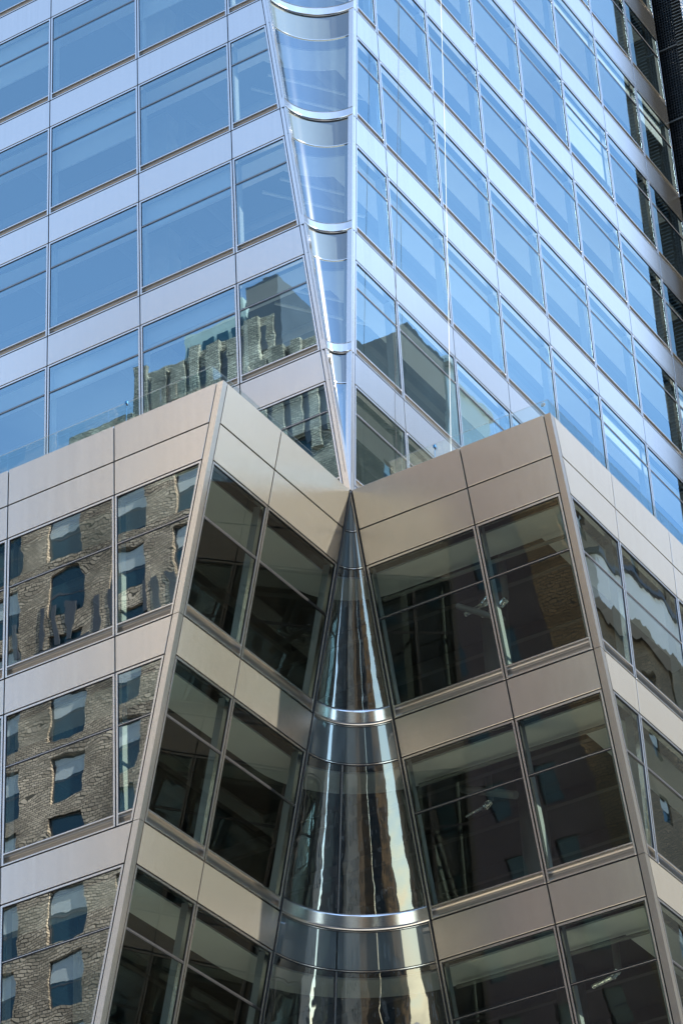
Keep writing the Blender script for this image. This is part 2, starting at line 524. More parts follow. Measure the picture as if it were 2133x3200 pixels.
def window(fn, ul, ur, z0, z1, zt, parent, gm, sill=0.27):
    """one glazed unit between z0 (joint) and z1 (joint): frame, panes, transom, concave sill recess"""
    g, f = GAP, 0.048
    m = MB()
    def strip(a, b, za, zb, d0, d1, mi=0, mb=m, ch=0.0):
        mb.poly(fn, [(a(za), za), (b(za), za), (b(zb), zb), (a(zb), zb)], d0, d1, mi, ch)
    o1 = lambda z: ul(z)+g
    i1 = lambda z: ul(z)+g+f
    o2 = lambda z: ur(z)-g
    i2 = lambda z: ur(z)-g-f
    zb, ztop = z0+g, z1-g
    strip(o1, i1, zb, ztop, 0.0, -0.17, 0, m, 0.003)
    strip(i2, o2, zb, ztop, 0.0, -0.17, 0, m, 0.003)
    strip(i1, i2, ztop-f, ztop, 0.0, -0.17)
    strip(i1, i2, zb, zb+0.032, 0.0, -0.15)
    strip(i1, i2, z0+sill-0.02, z0+sill+0.012, -0.008, -0.06)
    # black glazing gasket just inside the frame
    q = 0.012
    k1 = lambda z: i1(z)+q
    k2 = lambda z: i2(z)-q
    zg0, zg1 = z0+sill+0.012, ztop-f
    strip(i1, k1, zg0, zg1, -0.012, -0.06, 1)
    strip(k2, i2, zg0, zg1, -0.012, -0.06, 1)
    strip(k1, k2, zg1-q, zg1, -0.012, -0.06, 1)
    strip(k1, k2, zg0, zg0+q, -0.012, -0.06, 1)
    w = m.build('window', ['frame', 'black'], parent)
    # inner reveal: deeper painted return seen through the glass
    mr = MB()
    strip(o1, i1, zb, ztop, -0.175, -0.36, 0, mr)
    strip(i2, o2, zb, ztop, -0.175, -0.36, 0, mr)
    mr.build('inner_reveal', 'reveal', w)
    tl = random.uniform(-0.0016, 0.0016)
    tv = random.uniform(-0.0016, 0.0016)
    for za, zc in ((zg0+q, zt-0.03), (zt+0.03, zg1-q)):
        mp = MB()
        pts = [(k1(za), za), (k2(za), za), (k2(zc), zc), (k1(zc), zc)]
        d = [-0.026 + tl*(-1 if i in (0, 3) else 1) + tv*(-1 if i < 2 else 1) for i in range(4)]
        vs = [fn(p[0], p[1], d[i]) for i, p in enumerate(pts)] + [fn(p[0], p[1], d[i]-0.022) for i, p in enumerate(pts)]
        mp.add(vs, [(0, 1, 2, 3), (7, 6, 5, 4), (0, 4, 5, 1), (1, 5, 6, 2), (2, 6, 7, 3), (3, 7, 4, 0)])
        mp.build('pane', gm, w)
    if gm == 'g_tower' and random.random() < 0.16:
        hb = random.choice((0.5, 0.9, 1.0, 1.5, 2.1))
        mb_ = MB()
        strip(k1, k2, zg1-hb, zg1, -0.215, -0.222, 0, mb_)
        strip(k1, k2, zg1-hb-0.03, zg1-hb-0.001, -0.205, -0.232, 0, mb_)
        mb_.build('roller_blind', 'shade', w)
    mt = MB()
    strip(k1, k2, zt-0.03, zt+0.03, -0.016, -0.07, 0, mt)
    strip(k1, k2, zt-0.006, zt+0.006, -0.010, -0.016, 1, mt)
    mt.build('transom', ['black', 'frame'], w)
    # sill recess: concave quarter round that runs back under the glass
    mc = MB()
    rows = []
    for i in range(9):
        th = i/8*pi/2
        zz = z0+sill-0.02 - (sill-0.14)*(1-cos(th))
        dd = -0.012 - 0.125*sin(th)
        rows.append([fn(i1(zz), zz, dd), fn(i2(zz), zz, dd)])
    zz = zb+0.032
    rows.append([fn(i1(zz), zz, -0.12), fn(i2(zz), zz, -0.12)])
    back = [[fn(i1(z0+sill), z0+sill-0.02, -0.16), fn(i2(z0+sill), z0+sill-0.02, -0.16)]]
    mc.grid(rows, 0, True, True)
    # body behind the recess, so that it has thickness
    mc.poly(fn, [(i1(zz), zz), (i2(zz), zz), (i2(z0+sill-0.03), z0+sill-0.03), (i1(z0+sill-0.03), z0+sill-0.03)], -0.145, -0.17)
    mc.build('sill_cove', 'cove', w)
    return w

def trim(name, sec, zs, parent, mat='trim'):
    """corner post: sec(z) gives the plan outline (anticlockwise from above), one piece per storey"""
    for za, zb in zip(zs[:-1], zs[1:]):
        za, zb = min(za, zb)+0.007, max(za, zb)-0.007
        a, b = sec(za), sec(zb)
        n = len(a)
        m = MB()
        vs = [(p[0], p[1], za) for p in a] + [(p[0], p[1], zb) for p in b]
        fs = [tuple(range(n-1, -1, -1)), tuple(range(n, 2*n))]
        for i in range(n):
            j = (i+1) % n
            fs.append((i, j, n+j, n+i))
        m.add(vs, fs)
        m.build(name, mat, parent)

def arc(r, z, t0=0.0, t1=pi/2, n=24):
    return [(-r*cos(t0+(t1-t0)*i/n), r*sin(t0+(t1-t0)*i/n), z) for i in range(n+1)]

def curved(name, rf, za, zb, parent, mat, thick=0.02, t0=0.0, t1=pi/2, n=28):
    """cone piece, seen from its axis; rf(z) = radius"""
    m = MB()
    top, bot = arc(rf(zb), zb, t0, t1, n), arc(rf(za), za, t0, t1, n)
    top2, bot2 = arc(rf(zb)+thick, zb, t0, t1, n), arc(rf(za)+thick, za, t0, t1, n)
    m.grid([bot, top], 0, True)
    m.grid([bot2, top2], 0, True, True)
    m.grid([bot, bot2], 0, False, True)
    m.grid([top, top2], 0, False)
    m.add([bot[0], top[0], top2[0], bot2[0]], [(0, 1, 2, 3)])
    m.add([bot[-1], top[-1], top2[-1], bot2[-1]], [(3, 2, 1, 0)])
    return m.build(name, mat, parent)

# ------------------------------------------------------------------ ground
def struct(name, mb, mat):
    o = mb.build(name, mat)
    o['kind'] = 'structure'
    return o
m = MB(); m.box((-900, -900, -0.6), (900, 900, -0.05)); struct('ground', m, 'pave')
m = MB(); m.box((-300, -46, -0.05), (300, -20, 0.0)); struct('road', m, 'asphalt')
m = MB(); m.box((16, -19.99, -0.05), (28, 300, 0.0)); m.box((16, -300, -0.05), (28, -46.01, 0.0)); struct('side_road', m, 'asphalt')
m = MB(); m.box((28, -56, -0.05), (46, -46.02, 0.12)); m.box((8.5, -300, -0.05), (15.8, -46.02, 0.12)); m.box((-300, -19.98, -0.05), (15.8, -9.5, 0.12)); struct('pavement', m, 'pave')
m = MB()
for i in range(-20, 21):
    m.box((i*7.0, -33.1, 0.004), (i*7.0+3, -32.95, 0.008))
struct('lane_marking', m, 'paint')

# ------------------------------------------------------------------ tower
TK = list(range(-1, 9))
tower = thing('glass_tower', 'upper glass office tower with pale metal bands rising behind the two lower wings', 'building', (0, 0, 0))
eL = lambda z: -(0.176 + K*(z-Z0))
eR = lambda z: 0.176 + K*(z-Z0)
Lcol = [cst(-BAY*i) for i in range(6, 0, -1)] + [eL]
Rcol = [eR] + [cst(-0.06 + 3.063*i) for i in range(1, 8)] + [cst(24.05)]
bk = MB()
for fn, cols in ((fL, Lcol), (fR, Rcol)):
    for ci, (a, b) in enumerate(zip(cols[:-1], cols[1:])):
        zbase = Z0-0.02 if (fn is fL and ci == len(cols)-2) or (fn is fR and ci == 0) else Z0-0.9
        panel(fn, a, b, zbase, U(-1), tower)
        backing(fn, a, b, zbase, U(-1)+0.02, bk)
        edge = (fn is fL and ci == len(cols)-2) or (fn is fR and ci == 0)
        nxt = (fn is fL and ci == len(cols)-3) or (fn is fR and ci == 1)
        for k in TK:
            if k >= 6 and edge:
                break
            if k >= 6 and nxt:
                a, b = (a, cols[-1]) if fn is fL else (cols[0], b)
            if k > -1:
                panel(fn, a, b, W(k), U(k), tower)
                backing(fn, a, b, W(k)-0.02, U(k)+0.02, bk)
            window(fn, a, b, U(k), W(k+1), W(k+1)-0.915, tower, 'g_tower', 0.25)
        if not edge:
            panel(fn, a, b, W(9), U(9), tower)
            backing(fn, a, b, W(9)-0.02, U(9), bk)
bk.build('panel_backing', 'black', tower)['kind'] = 'stuff'
mull = MB()
for fn, cols in ((fL, Lcol), (fR, Rcol)):
    for c in cols:
        z0_, z1_ = Z0-0.02, U(9)
        if c is cols[-2 if fn is fL else 1]:
            z1_ = U(6)-1.0
        mull.poly(fn, [(c(z0_)-0.035, z0_), (c(z0_)+0.035, z0_), (c(z1_)+0.035, z1_), (c(z1_)-0.035, z1_)], -0.18, -0.30)
mull.build('mullion_backing', 'black', tower)['kind'] = 'stuff'

RET = 0.145
def secL(z):
    r = K*(z-Z0)
    return [(-r-0.165, 0.0), (-r, 0.0), (-r+0.0, RET), (-r-0.165, RET)]
def secR(z):
    r = K*(z-Z0)
    return [(0.0, r), (0.0, r+0.165), (-RET, r+0.165), (-RET, r)]
zs = [Z0+0.03] + [U(k) for k in range(0, 10)]
trim('corner_trim', secL, zs, tower)
trim('corner_trim', secR, zs, tower)
m = MB()
for sgn in (0, 1):
    za, zb = Z0+0.05, U(9)
    def s2(z):
        r = K*(z-Z0)
        return [(-r-0.18, 0.06), (-r-0.02, 0.06), (-r-0.02, 0.13), (-r-0.18, 0.13)] if sgn == 0 else [(-0.06, r+0.02), (-0.06, r+0.18), (-0.13, r+0.18), (-0.13, r+0.02)]
    a, b = s2(za), s2(zb)
    m.add([(p[0], p[1], za) for p in a] + [(p[0], p[1], zb) for p in b], [(0, 1, 5, 4), (1, 2, 6, 5), (2, 3, 7, 6), (3, 0, 4, 7)])
m.build('trim_backing', 'black', tower)
rg = lambda z: K*(z-Z0) + 0.05
for k in range(-1, 9):
    ub, wt, ut = U(k), W(k+1), U(k+1)
    za = max(ub+0.31, Z0+0.05)
    curved('curved_pane', rg, za+0.02, wt-0.03, tower, 'g_curve')
    curved('curved_spandrel', rg, wt+0.03, ut-0.05, tower, 'g_span')
    curved('curved_rail', lambda z: rg(z)-0.02, wt-0.012, wt+0.012, tower, 'frame', 0.06)
    if k > -1:
        curved('curved_gasket', lambda z: rg(z)-0.004, ub-0.05, ub-0.005, tower, 'black', 0.06)
        m = MB()
        rows = []
        for i in range(7):
            t = i/6
            z = ub + 0.31*t
            rows.append(arc(rg(z) - 0.055, z))
        rows.append(arc(rg(ub+0.31)+0.05, ub+0.31))
        rows = [arc(rg(ub)+0.05, ub)] + rows
        m.grid(rows, 0, True)
        m.build('curved_ring', 'ring', tower)

def outline_t(z, off, n=12):
    r = K*(z-Z0) + 0.1 + off
    pts = [(-24, off)]
    a0 = math.asin(min(0.99, off/r)) if off > 0 else 0
    for i in range(n+1):
        t = a0 + (pi/2-2*a0)*i/n
        pts.append((-r*cos(t), r*sin(t)))
    pts.append((-off, 24.0))
    return pts
def outline_p(z, off, n=12):
    r = T*hh(z) + off
    pts = [(-24, -A+off), (-r, -A+off), (-r, 0.0)]
    for i in range(1, n):
        t = pi/2*i/n
        pts.append((-r*cos(t), r*sin(t)))
    pts += [(0.0, r), (A-off, r), (A-off, 24.0)]
    return pts
def strip_soffit(p0, p1, z, th, parent, name='soffit', mat='white'):
    m = MB()
    n = len(p0)
    for i in range(n-1):
        m.slab([p0[i], p0[i+1], p1[i+1], p1[i]], z, z+th)
    return m.build(name, mat, parent)

for k in range(0, 10):
    z = W(k)
    pl = outline_t(z, 0.32)
    m = MB()
    m.slab(pl + [(-24, 24.0)], U(k)-0.30, U(k)+0.02)
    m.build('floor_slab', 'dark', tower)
    m = MB()
    m.slab(outline_t(z, 0.5) + [(-23.9, 23.5)], U(k)+0.021, U(k)+0.04)
    m.build('floor_bounce_sheet', 'floor', tower)  # sheet added over the slab to brighten the rooms from below
    strip_soffit(outline_t(z, 0.42), outline_t(z, 1.22), z+0.03, 0.05, tower)
    m = MB()
    for x in range(-23, -1, 3):
        m.box((x, 1.5, U(k)-0.62), (x+0.18, 23, U(k)-0.301))
    m.build('ceiling_beam', 'steel', tower)
    # column, brace and duct runs behind the left face
    zf = U(k-1)+0.02
    zc = U(k)-0.301
    m = MB(); m.box((-7.3, 2.0, zf), (-6.5, 2.7, zc)); m.build('column', 'concrete', tower)
    m = MB(); m.tube((-6.1, 2.2, zf), (-6.1, 2.2, zc), 0.11); m.build('pipe', 'duct', tower)
    m = MB(); m.tube((-6.1, 2.2, zc-0.1), (-4.2, 2.2, zf+1.2), 0.10); m.build('brace', 'duct', tower)
    m = MB(); m.tube((-18, 2.6, zc-0.75), (-1.5-K*(z-Z0), 2.6, zc-0.75), 0.12); m.build('pipe', 'duct', tower)
    m = MB(); m.box((-3.2, 5.0, zf), (-2.6, 5.6, zc)); m.box((-3.2, 14.0, zf), (-2.6, 14.6, zc)); m.build('column', 'concrete', tower)
    # pale diagonal brace rods near the corner
    r = K*(z-Z0)
    if k < 6:
        m = MB(); m.tube((-r-2.2, r*0.7+1.2, zc-0.25), (-r-0.4, r*0.7+3.6, zc-0.35), 0.05); m.build('pale_brace_rod', 'white', tower)
        m = MB(); m.tube((-r-1.5, r*0.7+1.0, zc-0.25), (-r+0.3, r*0.7+3.4, zc-0.35), 0.05); m.build('pale_brace_rod', 'white', tower)
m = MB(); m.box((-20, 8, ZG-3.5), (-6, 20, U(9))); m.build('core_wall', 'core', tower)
m = MB(); m.box((-24.3, 0.06, 0.0), (-24.0, 24.0, U(9))); m.box((-24, 23.7, 0.0), (-0.06, 24.0, U(9))); m.build('rear_wall', 'core', tower)
m = MB(); m.slab([(-24, 0.06), (-1.2-K*(U(9)-Z0), 0.06), (-0.06, 1.2+K*(U(9)-Z0)), (-0.06, 23.7), (-24, 23.7)], U(9)-0.25, U(9)-0.05); m.build('roof', 'deck', tower)

# ------------------------------------------------------------------ podium wings
zj = PZ
cL = lambda z: -T*hh(z) - 0.178
left = thing('podium_wing', 'lower left glass and metal wing with its leaning corner and cream inner face', 'building', (0, 0, 0))
right = thing('podium_wing', 'lower right glass and metal wing with mauve inner face and corner by the frame edge', 'building', (0, 0, 0))
Acol = [cst(-BAY*i-0.005) for i in range(6, 0, -1)] + [cL]
Bcol = [cst(-A+0.176), cst(-3.036), cst(-0.03)]
Ccol = [cst(0.03), cst(3.028), cst(A-0.176)]
Dcol = [lambda z: T*hh(z)+0.185] + [cst(0.02+3.05*i) for i in range(1, 8)] + [cst(24.0)]
for fn, cols, par in ((fA, Acol, left), (fB, Bcol, left), (fC, Ccol, right), (fD, Dcol, right)):
    bk = MB()
    def bays(i):
        # below the second storey the leaning corner swallows the last mullion
        if i >= 5 and fn is fA:
            cc = cols[:-2] + cols[-1:]
        elif i >= 5 and fn is fD:
            cc = cols[:1] + cols[2:]
        else:
            cc = cols
        return list(zip(cc[:-1], cc[1:]))
    for a, b in bays(0):
        panel(fn, a, b, zj[1], zj[0]+GAP, par)
        panel(fn, a, b, zj[2], zj[1], par)
        backing(fn, a, b, zj[2]-0.02, zj[0]-0.02, bk)
    for i in (2, 4, 6, 8):
        for a, b in bays(i):
            window(fn, a, b, zj[i+1], zj[i], zj[i]-1.36, par, 'g_in' if fn in (fB, fC) else 'g_pod', 0.30)
        if i < 8:
            for a, b in bays(i+1):
                panel(fn, a, b, zj[i+2], zj[i+1], par)
                backing(fn, a, b, zj[i+2]-0.02, zj[i+1]+0.02, bk)
    bk.build('panel_backing', 'black', par)['kind'] = 'stuff'
    mull = MB()
    for c in cols:
        za, zb = zj[9], zj[2]
        if (fn is fA and c is cols[-2]) or (fn is fD and c is cols[1]):
            za = zj[5]
        mull.poly(fn, [(c(za)-0.035, za), (c(za)+0.035, za), (c(zb)+0.035, zb), (c(zb)-0.035, zb)], -0.18, -0.30)
    mull.build('mullion_backing', 'black', par)['kind'] = 'stuff'

def secAB(z):
    x = -T*hh(z)
    return [(x-0.165, -A), (x, -A), (x, -A+0.165), (x-0.06, -A+0.165), (x-0.06, -A+0.06), (x-0.165, -A+0.06)]
def secCD(z):
    y = T*hh(z)
    return [(A, y), (A, y+0.172), (A-0.06, y+0.172), (A-0.06, y+0.06), (A-0.165, y+0.06), (A-0.165, y)]
zs = [zj[0], zj[3], zj[5], zj[7], zj[9]]
trim('corner_trim', secAB, zs, left)
trim('corner_trim', secCD, zs, right)
m = MB()
za, zb = zj[9], zj[0]-0.03
for sec, par in ((lambda z: [(-T*hh(z)-0.2, -A+0.09), (-T*hh(z)-0.09, -A+0.09), (-T*hh(z)-0.09, -A+0.2), (-T*hh(z)-0.2, -A+0.2)], left),
                 (lambda z: [(A-0.09, T*hh(z)+0.09), (A-0.09, T*hh(z)+0.2), (A-0.2, T*hh(z)+0.2), (A-0.2, T*hh(z)+0.09)], right)):
    m = MB()
    a, b = sec(za), sec(zb)
    m.add([(p[0], p[1], za) for p in a] + [(p[0], p[1], zb) for p in b], [(0, 1, 5, 4), (1, 2, 6, 5), (2, 3, 7, 6), (3, 0, 4, 7)])
    m.build('trim_backing', 'black', par)

# parapet inner faces, roof decks, lower storeys
m = MB()
m.box((-24, -A+0.12, Z0-0.9), (-0.42, -A+0.28, Z0-0.012))
m.add([(-0.41, -A+0.28, Z0-0.9), (-0.28, -A+0.28, Z0-0.9), (-0.28, -0.05, Z0-0.9), (-0.41, -0.05, Z0-0.9),
       (-0.20, -A+0.28, Z0-0.012), (-0.07, -A+0.28, Z0-0.012), (-0.07, -0.05, Z0-0.012), (-0.20, -0.05, Z0-0.012)],
      [(0, 3, 2, 1), (4, 5, 6, 7), (0, 1, 5, 4), (1, 2, 6, 5), (2, 3, 7, 6), (3, 0, 4, 7)])
m.build('parapet_inner', 'panel', left)
m = MB(); m.box((-24, -A+0.29, Z0-1.25), (-0.6, -0.13, Z0-0.9)); m.build('roof_deck', 'deck', left)
m = MB()
m.box((A-0.28, 0.42, Z0-0.9), (A-0.12, 24, Z0-0.012))
m.add([(0.06, 0.07, Z0-0.012), (A-0.29, 0.07, Z0-0.012), (A-0.29, 0.20, Z0-0.012), (0.06, 0.20, Z0-0.012),
       (0.06, 0.28, Z0-0.9), (A-0.29, 0.28, Z0-0.9), (A-0.29, 0.41, Z0-0.9), (0.06, 0.41, Z0-0.9)],
      [(0, 1, 2, 3), (7, 6, 5, 4), (0, 4, 5, 1), (1, 5, 6, 2), (2, 6, 7, 3), (3, 7, 4, 0)])
m.build('parapet_inner', 'panel', right)
m = MB(); m.box((0.13, 0.55, Z0-1.25), (A-0.29, 24, Z0-0.9)); m.build('roof_deck', 'deck', right)

for zi in (2, 4, 6, 8):
    z = PZ[zi]
    zt = PZ[zi-1] if zi > 2 else z+0.8
    pl = outline_p(z-0.0, 0.34)
    # left wing + middle share one floor plate per side
    pf = outline_p(z, 0.5)
    for q, par in (([(pf[1][0], pf[1][1]), (pf[2][0], 0.0)] + pf[3:9] + [(-23.5, pf[8][1]), (-23.5, -A+0.5)], left),
                   (pf[8:] + [(-23.5, 23.6), (-23.5, pf[8][1]+0.01)], right)):
        m = MB(); m.slab(q, zt-0.019, zt-0.005); m.build('floor_bounce_sheet', 'grey', par)  # thin sheet added to bounce light into the wing interiors
    m = MB()
    m.slab([(-24, -A+0.34)] + [(pl[1][0], pl[1][1]), (pl[2][0], 0.0)] + pl[3:9] + [(-24, pl[8][1])], zt-0.30, zt-0.02)
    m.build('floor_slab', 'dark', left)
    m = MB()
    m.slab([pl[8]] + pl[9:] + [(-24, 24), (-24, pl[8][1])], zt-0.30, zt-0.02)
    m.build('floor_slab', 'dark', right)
    p0, p1 = outline_p(z, 0.50), outline_p(z, 1.45)
    strip_soffit(p0[:9], p1[:9], z+0.02, 0.05, left)
    strip_soffit(p0[8:], p1[8:], z+0.02, 0.05, right)
    zc = zt-0.301
    m = MB()
    for y in (3.2, 5.6, 8.0, 10.4):
        m.box((-10, y+T*hh(z)*0.4, zc-0.34), (A-0.6, y+0.16+T*hh(z)*0.4, zc))
    m.build('ceiling_beam', 'steel', right)
    m = MB()
    for x in (-3.4, -5.8, -8.2, -11.5):
        m.box((x-T*hh(z), -A+1.6, zc-0.34), (x+0.16-T*hh(z), 3.0, zc))
    m.build('ceiling_beam', 'steel', left)
    zf = PZ[zi+1]-0.02 if zi < 9 else z-4
    y0 = T*hh(z)
    m = MB(); m.tube((1.6, y0+3.4, zf), (1.6, y0+3.4, zc), 0.34, 20); m.build('round_column', 'steel', right)
    m = MB(); m.tube((-3.2-y0, -2.6, zf), (-3.2-y0, -2.6, zc), 0.34, 20); m.build('round_column', 'concrete', left)
    for xa, ya, dz in {2: ((2.25, 1.9, 1.25), (2.62, 2.05, 1.35)), 4: ((0.9, 2.6, 0.9),), 6: ((3.4, 2.2, 1.0),), 8: ()}[zi]:
        m = MB(); m.tube((xa, y0+ya, zc-dz), (xa, y0+ya, zc), 0.085, 14)
        d = m.build('drop_pipe', 'duct', right)
        m = MB(); m.tube((xa, y0+ya, zc-dz), (xa-0.16, y0+ya-0.02, zc-dz-0.14), 0.10, 12); m.build('flexible_joint', 'foil', d)
        m = MB(); m.tube((xa-0.15, y0+ya, zc-dz-0.12), (xa-0.7, y0+ya+0.1, zc-dz-0.16), 0.07, 12); m.build('elbow_pipe', 'foil', d)
    if zi == 2:
        m = MB(); m.tube((1.5, y0+1.7, zc-1.3), (2.6, y0+1.9, zc-2.0), 0.075, 12); m.build('branch_pipe', 'duct', right)
    if zi == 4:
        m = MB(); m.tube((0.4, y0+2.2, zc-0.6), (1.9, y0+2.0, zc-1.35), 0.10, 12); m.build('branch_pipe', 'duct', right)
    m = MB(); m.tube((-0.2, y0+1.2, zc-0.75), (5.0, y0+1.35, zc-0.75), 0.05, 12); m.build('sprinkler_pipe', 'duct', right)
    m = MB(); m.tube((-8, -3.2, zc-0.7), (-2.0-y0, -3.2, zc-0.7), 0.14, 12); m.build('duct', 'duct', left)
m = MB(); m.box((-20, 9.5, 4.0), (-3, 20, Z0-2)); m.build('core_wall', 'core', right)
m = MB(); m.box((-24, -A+0.3, zj[9]), (-23.7, 24, Z0-1.3)); m.build('rear_wall', 'core', left)
m = MB(); m.box((-23.6, 23.7, zj[9]), (A-0.2, 23.95, Z0-1.3)); m.build('rear_wall', 'core', right)
# plain street storeys below the frame
zb = zj[9]-0.02
tb = T*hh(zb)
for a0, b0, c0, par in (([(-24, -A), (-tb, -A), (-tb, tb), (-24, tb)], 'stone', 'lower_storeys', left), ([(-24, tb+0.01), (A, tb+0.01), (A, 24), (-24, 24)], 'stone', 'lower_storeys', right)):
    m = MB(); m.slab(a0, 0.0, zb); m.build(c0, b0, par)

# ------------------------------------------------------------------ concave glass corner between the wings
bay = thing('curved_corner_bay', 'concave curved glass corner that widens downward between the two lower wings', 'glazed corner', (0, 0, 0))
rl = lambda z: T*hh(z) + 0.02
def low(name, za, zb, mat, dr=0.0, th=0.02, t0=0.0, t1=pi/2):
    return curved(name, lambda z: max(0.004, rl(z)+dr), za, zb, bay, mat, th, t0, t1)
def joint(z):
    low('curved_gasket', z-0.035, z+0.035, 'black', -0.004, 0.05)
    low('curved_rail', z-0.010, z+0.010, 'frame', -0.014, 0.02)
low('curved_spandrel', zj[1]+0.035, zj[0]-0.16, 'g_span')
joint(zj[1])
low('curved_spandrel', zj[2]+0.035, zj[1]-0.035, 'g_span')
joint(zj[2])
MUL = radians(39)
for i in (2, 4, 6, 8):
    ub = zj[i+1]
    if i == 2:
        low('curved_pane', ub+0.36, zj[i]-0.035, 'g_low')
    else:
        low('curved_pane', ub+0.36, zj[i]-0.035, 'g_low', 0, 0.02, 0.0, MUL-0.006)
        low('curved_pane', ub+0.36, zj[i]-0.035, 'g_low', 0, 0.02, MUL+0.006, pi/2)
        m = MB()
        for da, mi, dr in ((0.006, 1, -0.018), (0.016, 0, -0.006)):
            za, zb = ub+0.36, zj[i]-0.03
            vs = []
            for z in (za, zb):
                r = rl(z)
                w2 = (0.015 if mi else 0.034)/r
                for rr, t in ((r+dr, MUL-w2), (r+dr, MUL+w2), (r+0.05, MUL+w2), (r+0.05, MUL-w2)):
                    vs.append((-rr*cos(t), rr*sin(t), z))
            m.add(vs, [(3, 2, 1, 0), (4, 5, 6, 7), (0, 1, 5, 4), (1, 2, 6, 5), (2, 3, 7, 6), (3, 0, 4, 7)], mi)
        m.build('curved_mullion', ['black', 'frame'], bay)
    # polished ring
    m = MB()
    rows = [arc(rl(ub)+0.05, ub+0.005)]
    for j in range(7):
        t = j/6
        z = ub+0.005 + 0.345*t
        rows.append(arc(rl(z) - 0.045, z))
    rows.append(arc(rl(ub+0.35)+0.05, ub+0.35))
    m.grid(rows, 0, True)
    m.build('curved_ring', 'ring', bay)
    low('curved_gasket', ub-0.05, ub-0.002, 'black', -0.004, 0.05)
    low('curved_rail', ub-0.036, ub-0.024, 'frame', -0.012, 0.02)
    if i < 8:
        if i == 2:
            low('curved_spandrel', zj[i+2]+0.035, ub-0.05, 'g_span')
        else:
            low('curved_spandrel', zj[i+2]+0.035, ub-0.05, 'g_span', 0, 0.02, 0.0, MUL-0.006)
            low('curved_spandrel', zj[i+2]+0.035, ub-0.05, 'g_span', 0, 0.02, MUL+0.006, pi/2)
        joint(zj[i+2])
# slim edge posts on both sides
for side in (0, 1):
    for mi, w0, w1, d0 in ((0, -0.03, 0.03, 0.0), (1, -0.012, 0.022, 0.03)):
        pass
    m = MB()
    for (w0, w1, d0, mi) in ((-0.028, 0.05, 0.004, 0), (-0.004, 0.026, 0.02, 1)):
        za, zb = zj[9], zj[0]-0.02
        vs = []
        for z in (za, zb):
            x = T*hh(z)
            sq = [(-x-0.06, w0), (-x+d0, w0), (-x+d0, w1), (-x-0.06, w1)]
            if side:
                sq = [(-p[1], -p[0]) for p in sq][::-1]
            vs += [(p[0], p[1], z) for p in sq]
        m.add(vs, [(3, 2, 1, 0), (4, 5, 6, 7), (0, 1, 5, 4), (1, 2, 6, 5), (2, 3, 7, 6), (3, 0, 4, 7)], mi)
    m.build('edge_post', ['black', 'frame'], bay)

# ------------------------------------------------------------------ glass railings on the two terraces
def railing(lab, pts, post_at, n_gap=1.55):
    t = thing('glass_railing', lab, 'railing', pts[0], 'glass railings along the terrace edges')
    o = Vector(pts[0])
    zb, zt = Z0-0.35, Z0+0.70
    for (a, b) in zip(pts[:-1], pts[1:]):
        a, b = Vector(a), Vector(b)
        d = (b-a)
        n = max(1, round(d.length/n_gap))
        dn = d.normalized()
        nr = Vector((dn.y, -dn.x, 0))*0.008
        for i in range(n):
            p = a + d*(i/n) + dn*0.012 - o
            q = a + d*((i+1)/n) - dn*0.012 - o
            m = MB()
            vs = [p-nr, q-nr, q+nr, p+nr]
            m.add([(v.x, v.y, zb-o.z) for v in vs] + [(v.x, v.y, zt-o.z) for v in vs], [(0, 3, 2, 1), (4, 5, 6, 7), (0, 1, 5, 4), (1, 2, 6, 5), (2, 3, 7, 6), (3, 0, 4, 7)])
            m.build('railing_pane', 'g_rail', t)
            for f in (0.2, 0.8):
                c = p.lerp(q, f)
                m = MB(); m.box((c.x-0.03, c.y-0.03, zb-0.2-o.z), (c.x+0.03, c.y+0.03, zb+0.12-o.z)); m.build('clamp', 'frame', t)
        m = MB()
        pa, pb = a-o, b-o
        m.tube((pa.x, pa.y, zt+0.006-o.z), (pb.x, pb.y, zt+0.004-o.z), 0.005, 6); m.build('top_edge', 'frame', t)
    return t
railing('clear glass railing along the top of the lower left wing', [(-24, -A+0.22, Z0), (-0.42, -A+0.22, Z0), (-0.42, -0.9, Z0)], [(-0.42, -A+0.22)], 1.52)
railing('clear glass railing along the top of the lower right wing', [(0.9, 0.40, Z0), (A-0.22, 0.40, Z0), (A-0.22, 23.5, Z0)], [(A-0.22, 0.40)], 1.5)

# small safety gear on the terraces
def carabiner(x, y, z, lab):
    m = MB()
    m.box((x-0.05, y-0.04, z-0.05), (x+0.05, y+0.04, z+0.06))
    t = thing('rope_clamp', lab, 'clamp', (x, y, z), 'blue rope clamps on the railings')
    m = MB(); m.box((-0.03, -0.025, -0.03), (0.03, 0.025, 0.035)); m.tube((0, 0, 0.03), (0.02, 0, 0.06), 0.015, 8); m.build('clamp_body', 'blue', t)
    m = MB(); m.tube((0.01, 0, -0.03), (0.02, 0, -0.08), 0.02, 8); m.build('clamp_grip', 'ropedark', t)
    m = MB(); m.tube((0, 0, -0.07), (-0.02, 0.0, -0.75), 0.007, 6); m.build('clamp_strap', 'blue', t)
carabiner(-2.81, -A+0.17, Z0+0.66, 'small blue rope clamp on the railing of the left wing')
carabiner(2.18, 0.36, Z0+0.60, 'small blue rope clamp on the railing of the right wing')
def bracket(x, y, z, lab):
    t = thing('railing_bracket', lab, 'bracket', (x, y, z), 'brackets on the right railing')
    m = MB(); m.box((-0.04, -0.02, -0.04), (0.04, 0.02, 0.04)); m.build('bracket_plate', 'white', t)
    m = MB(); m.box((0.041, -0.015, -0.02), (0.055, 0.015, 0.02)); m.build('bracket_pad', 'brass', t)
bracket(A-0.36, 0.42, Z0+0.62, 'small white bracket at the glass corner of the right railing')
bracket(1.62, 0.36, Z0+0.18, 'small white bracket low on the railing below the hanging rope')

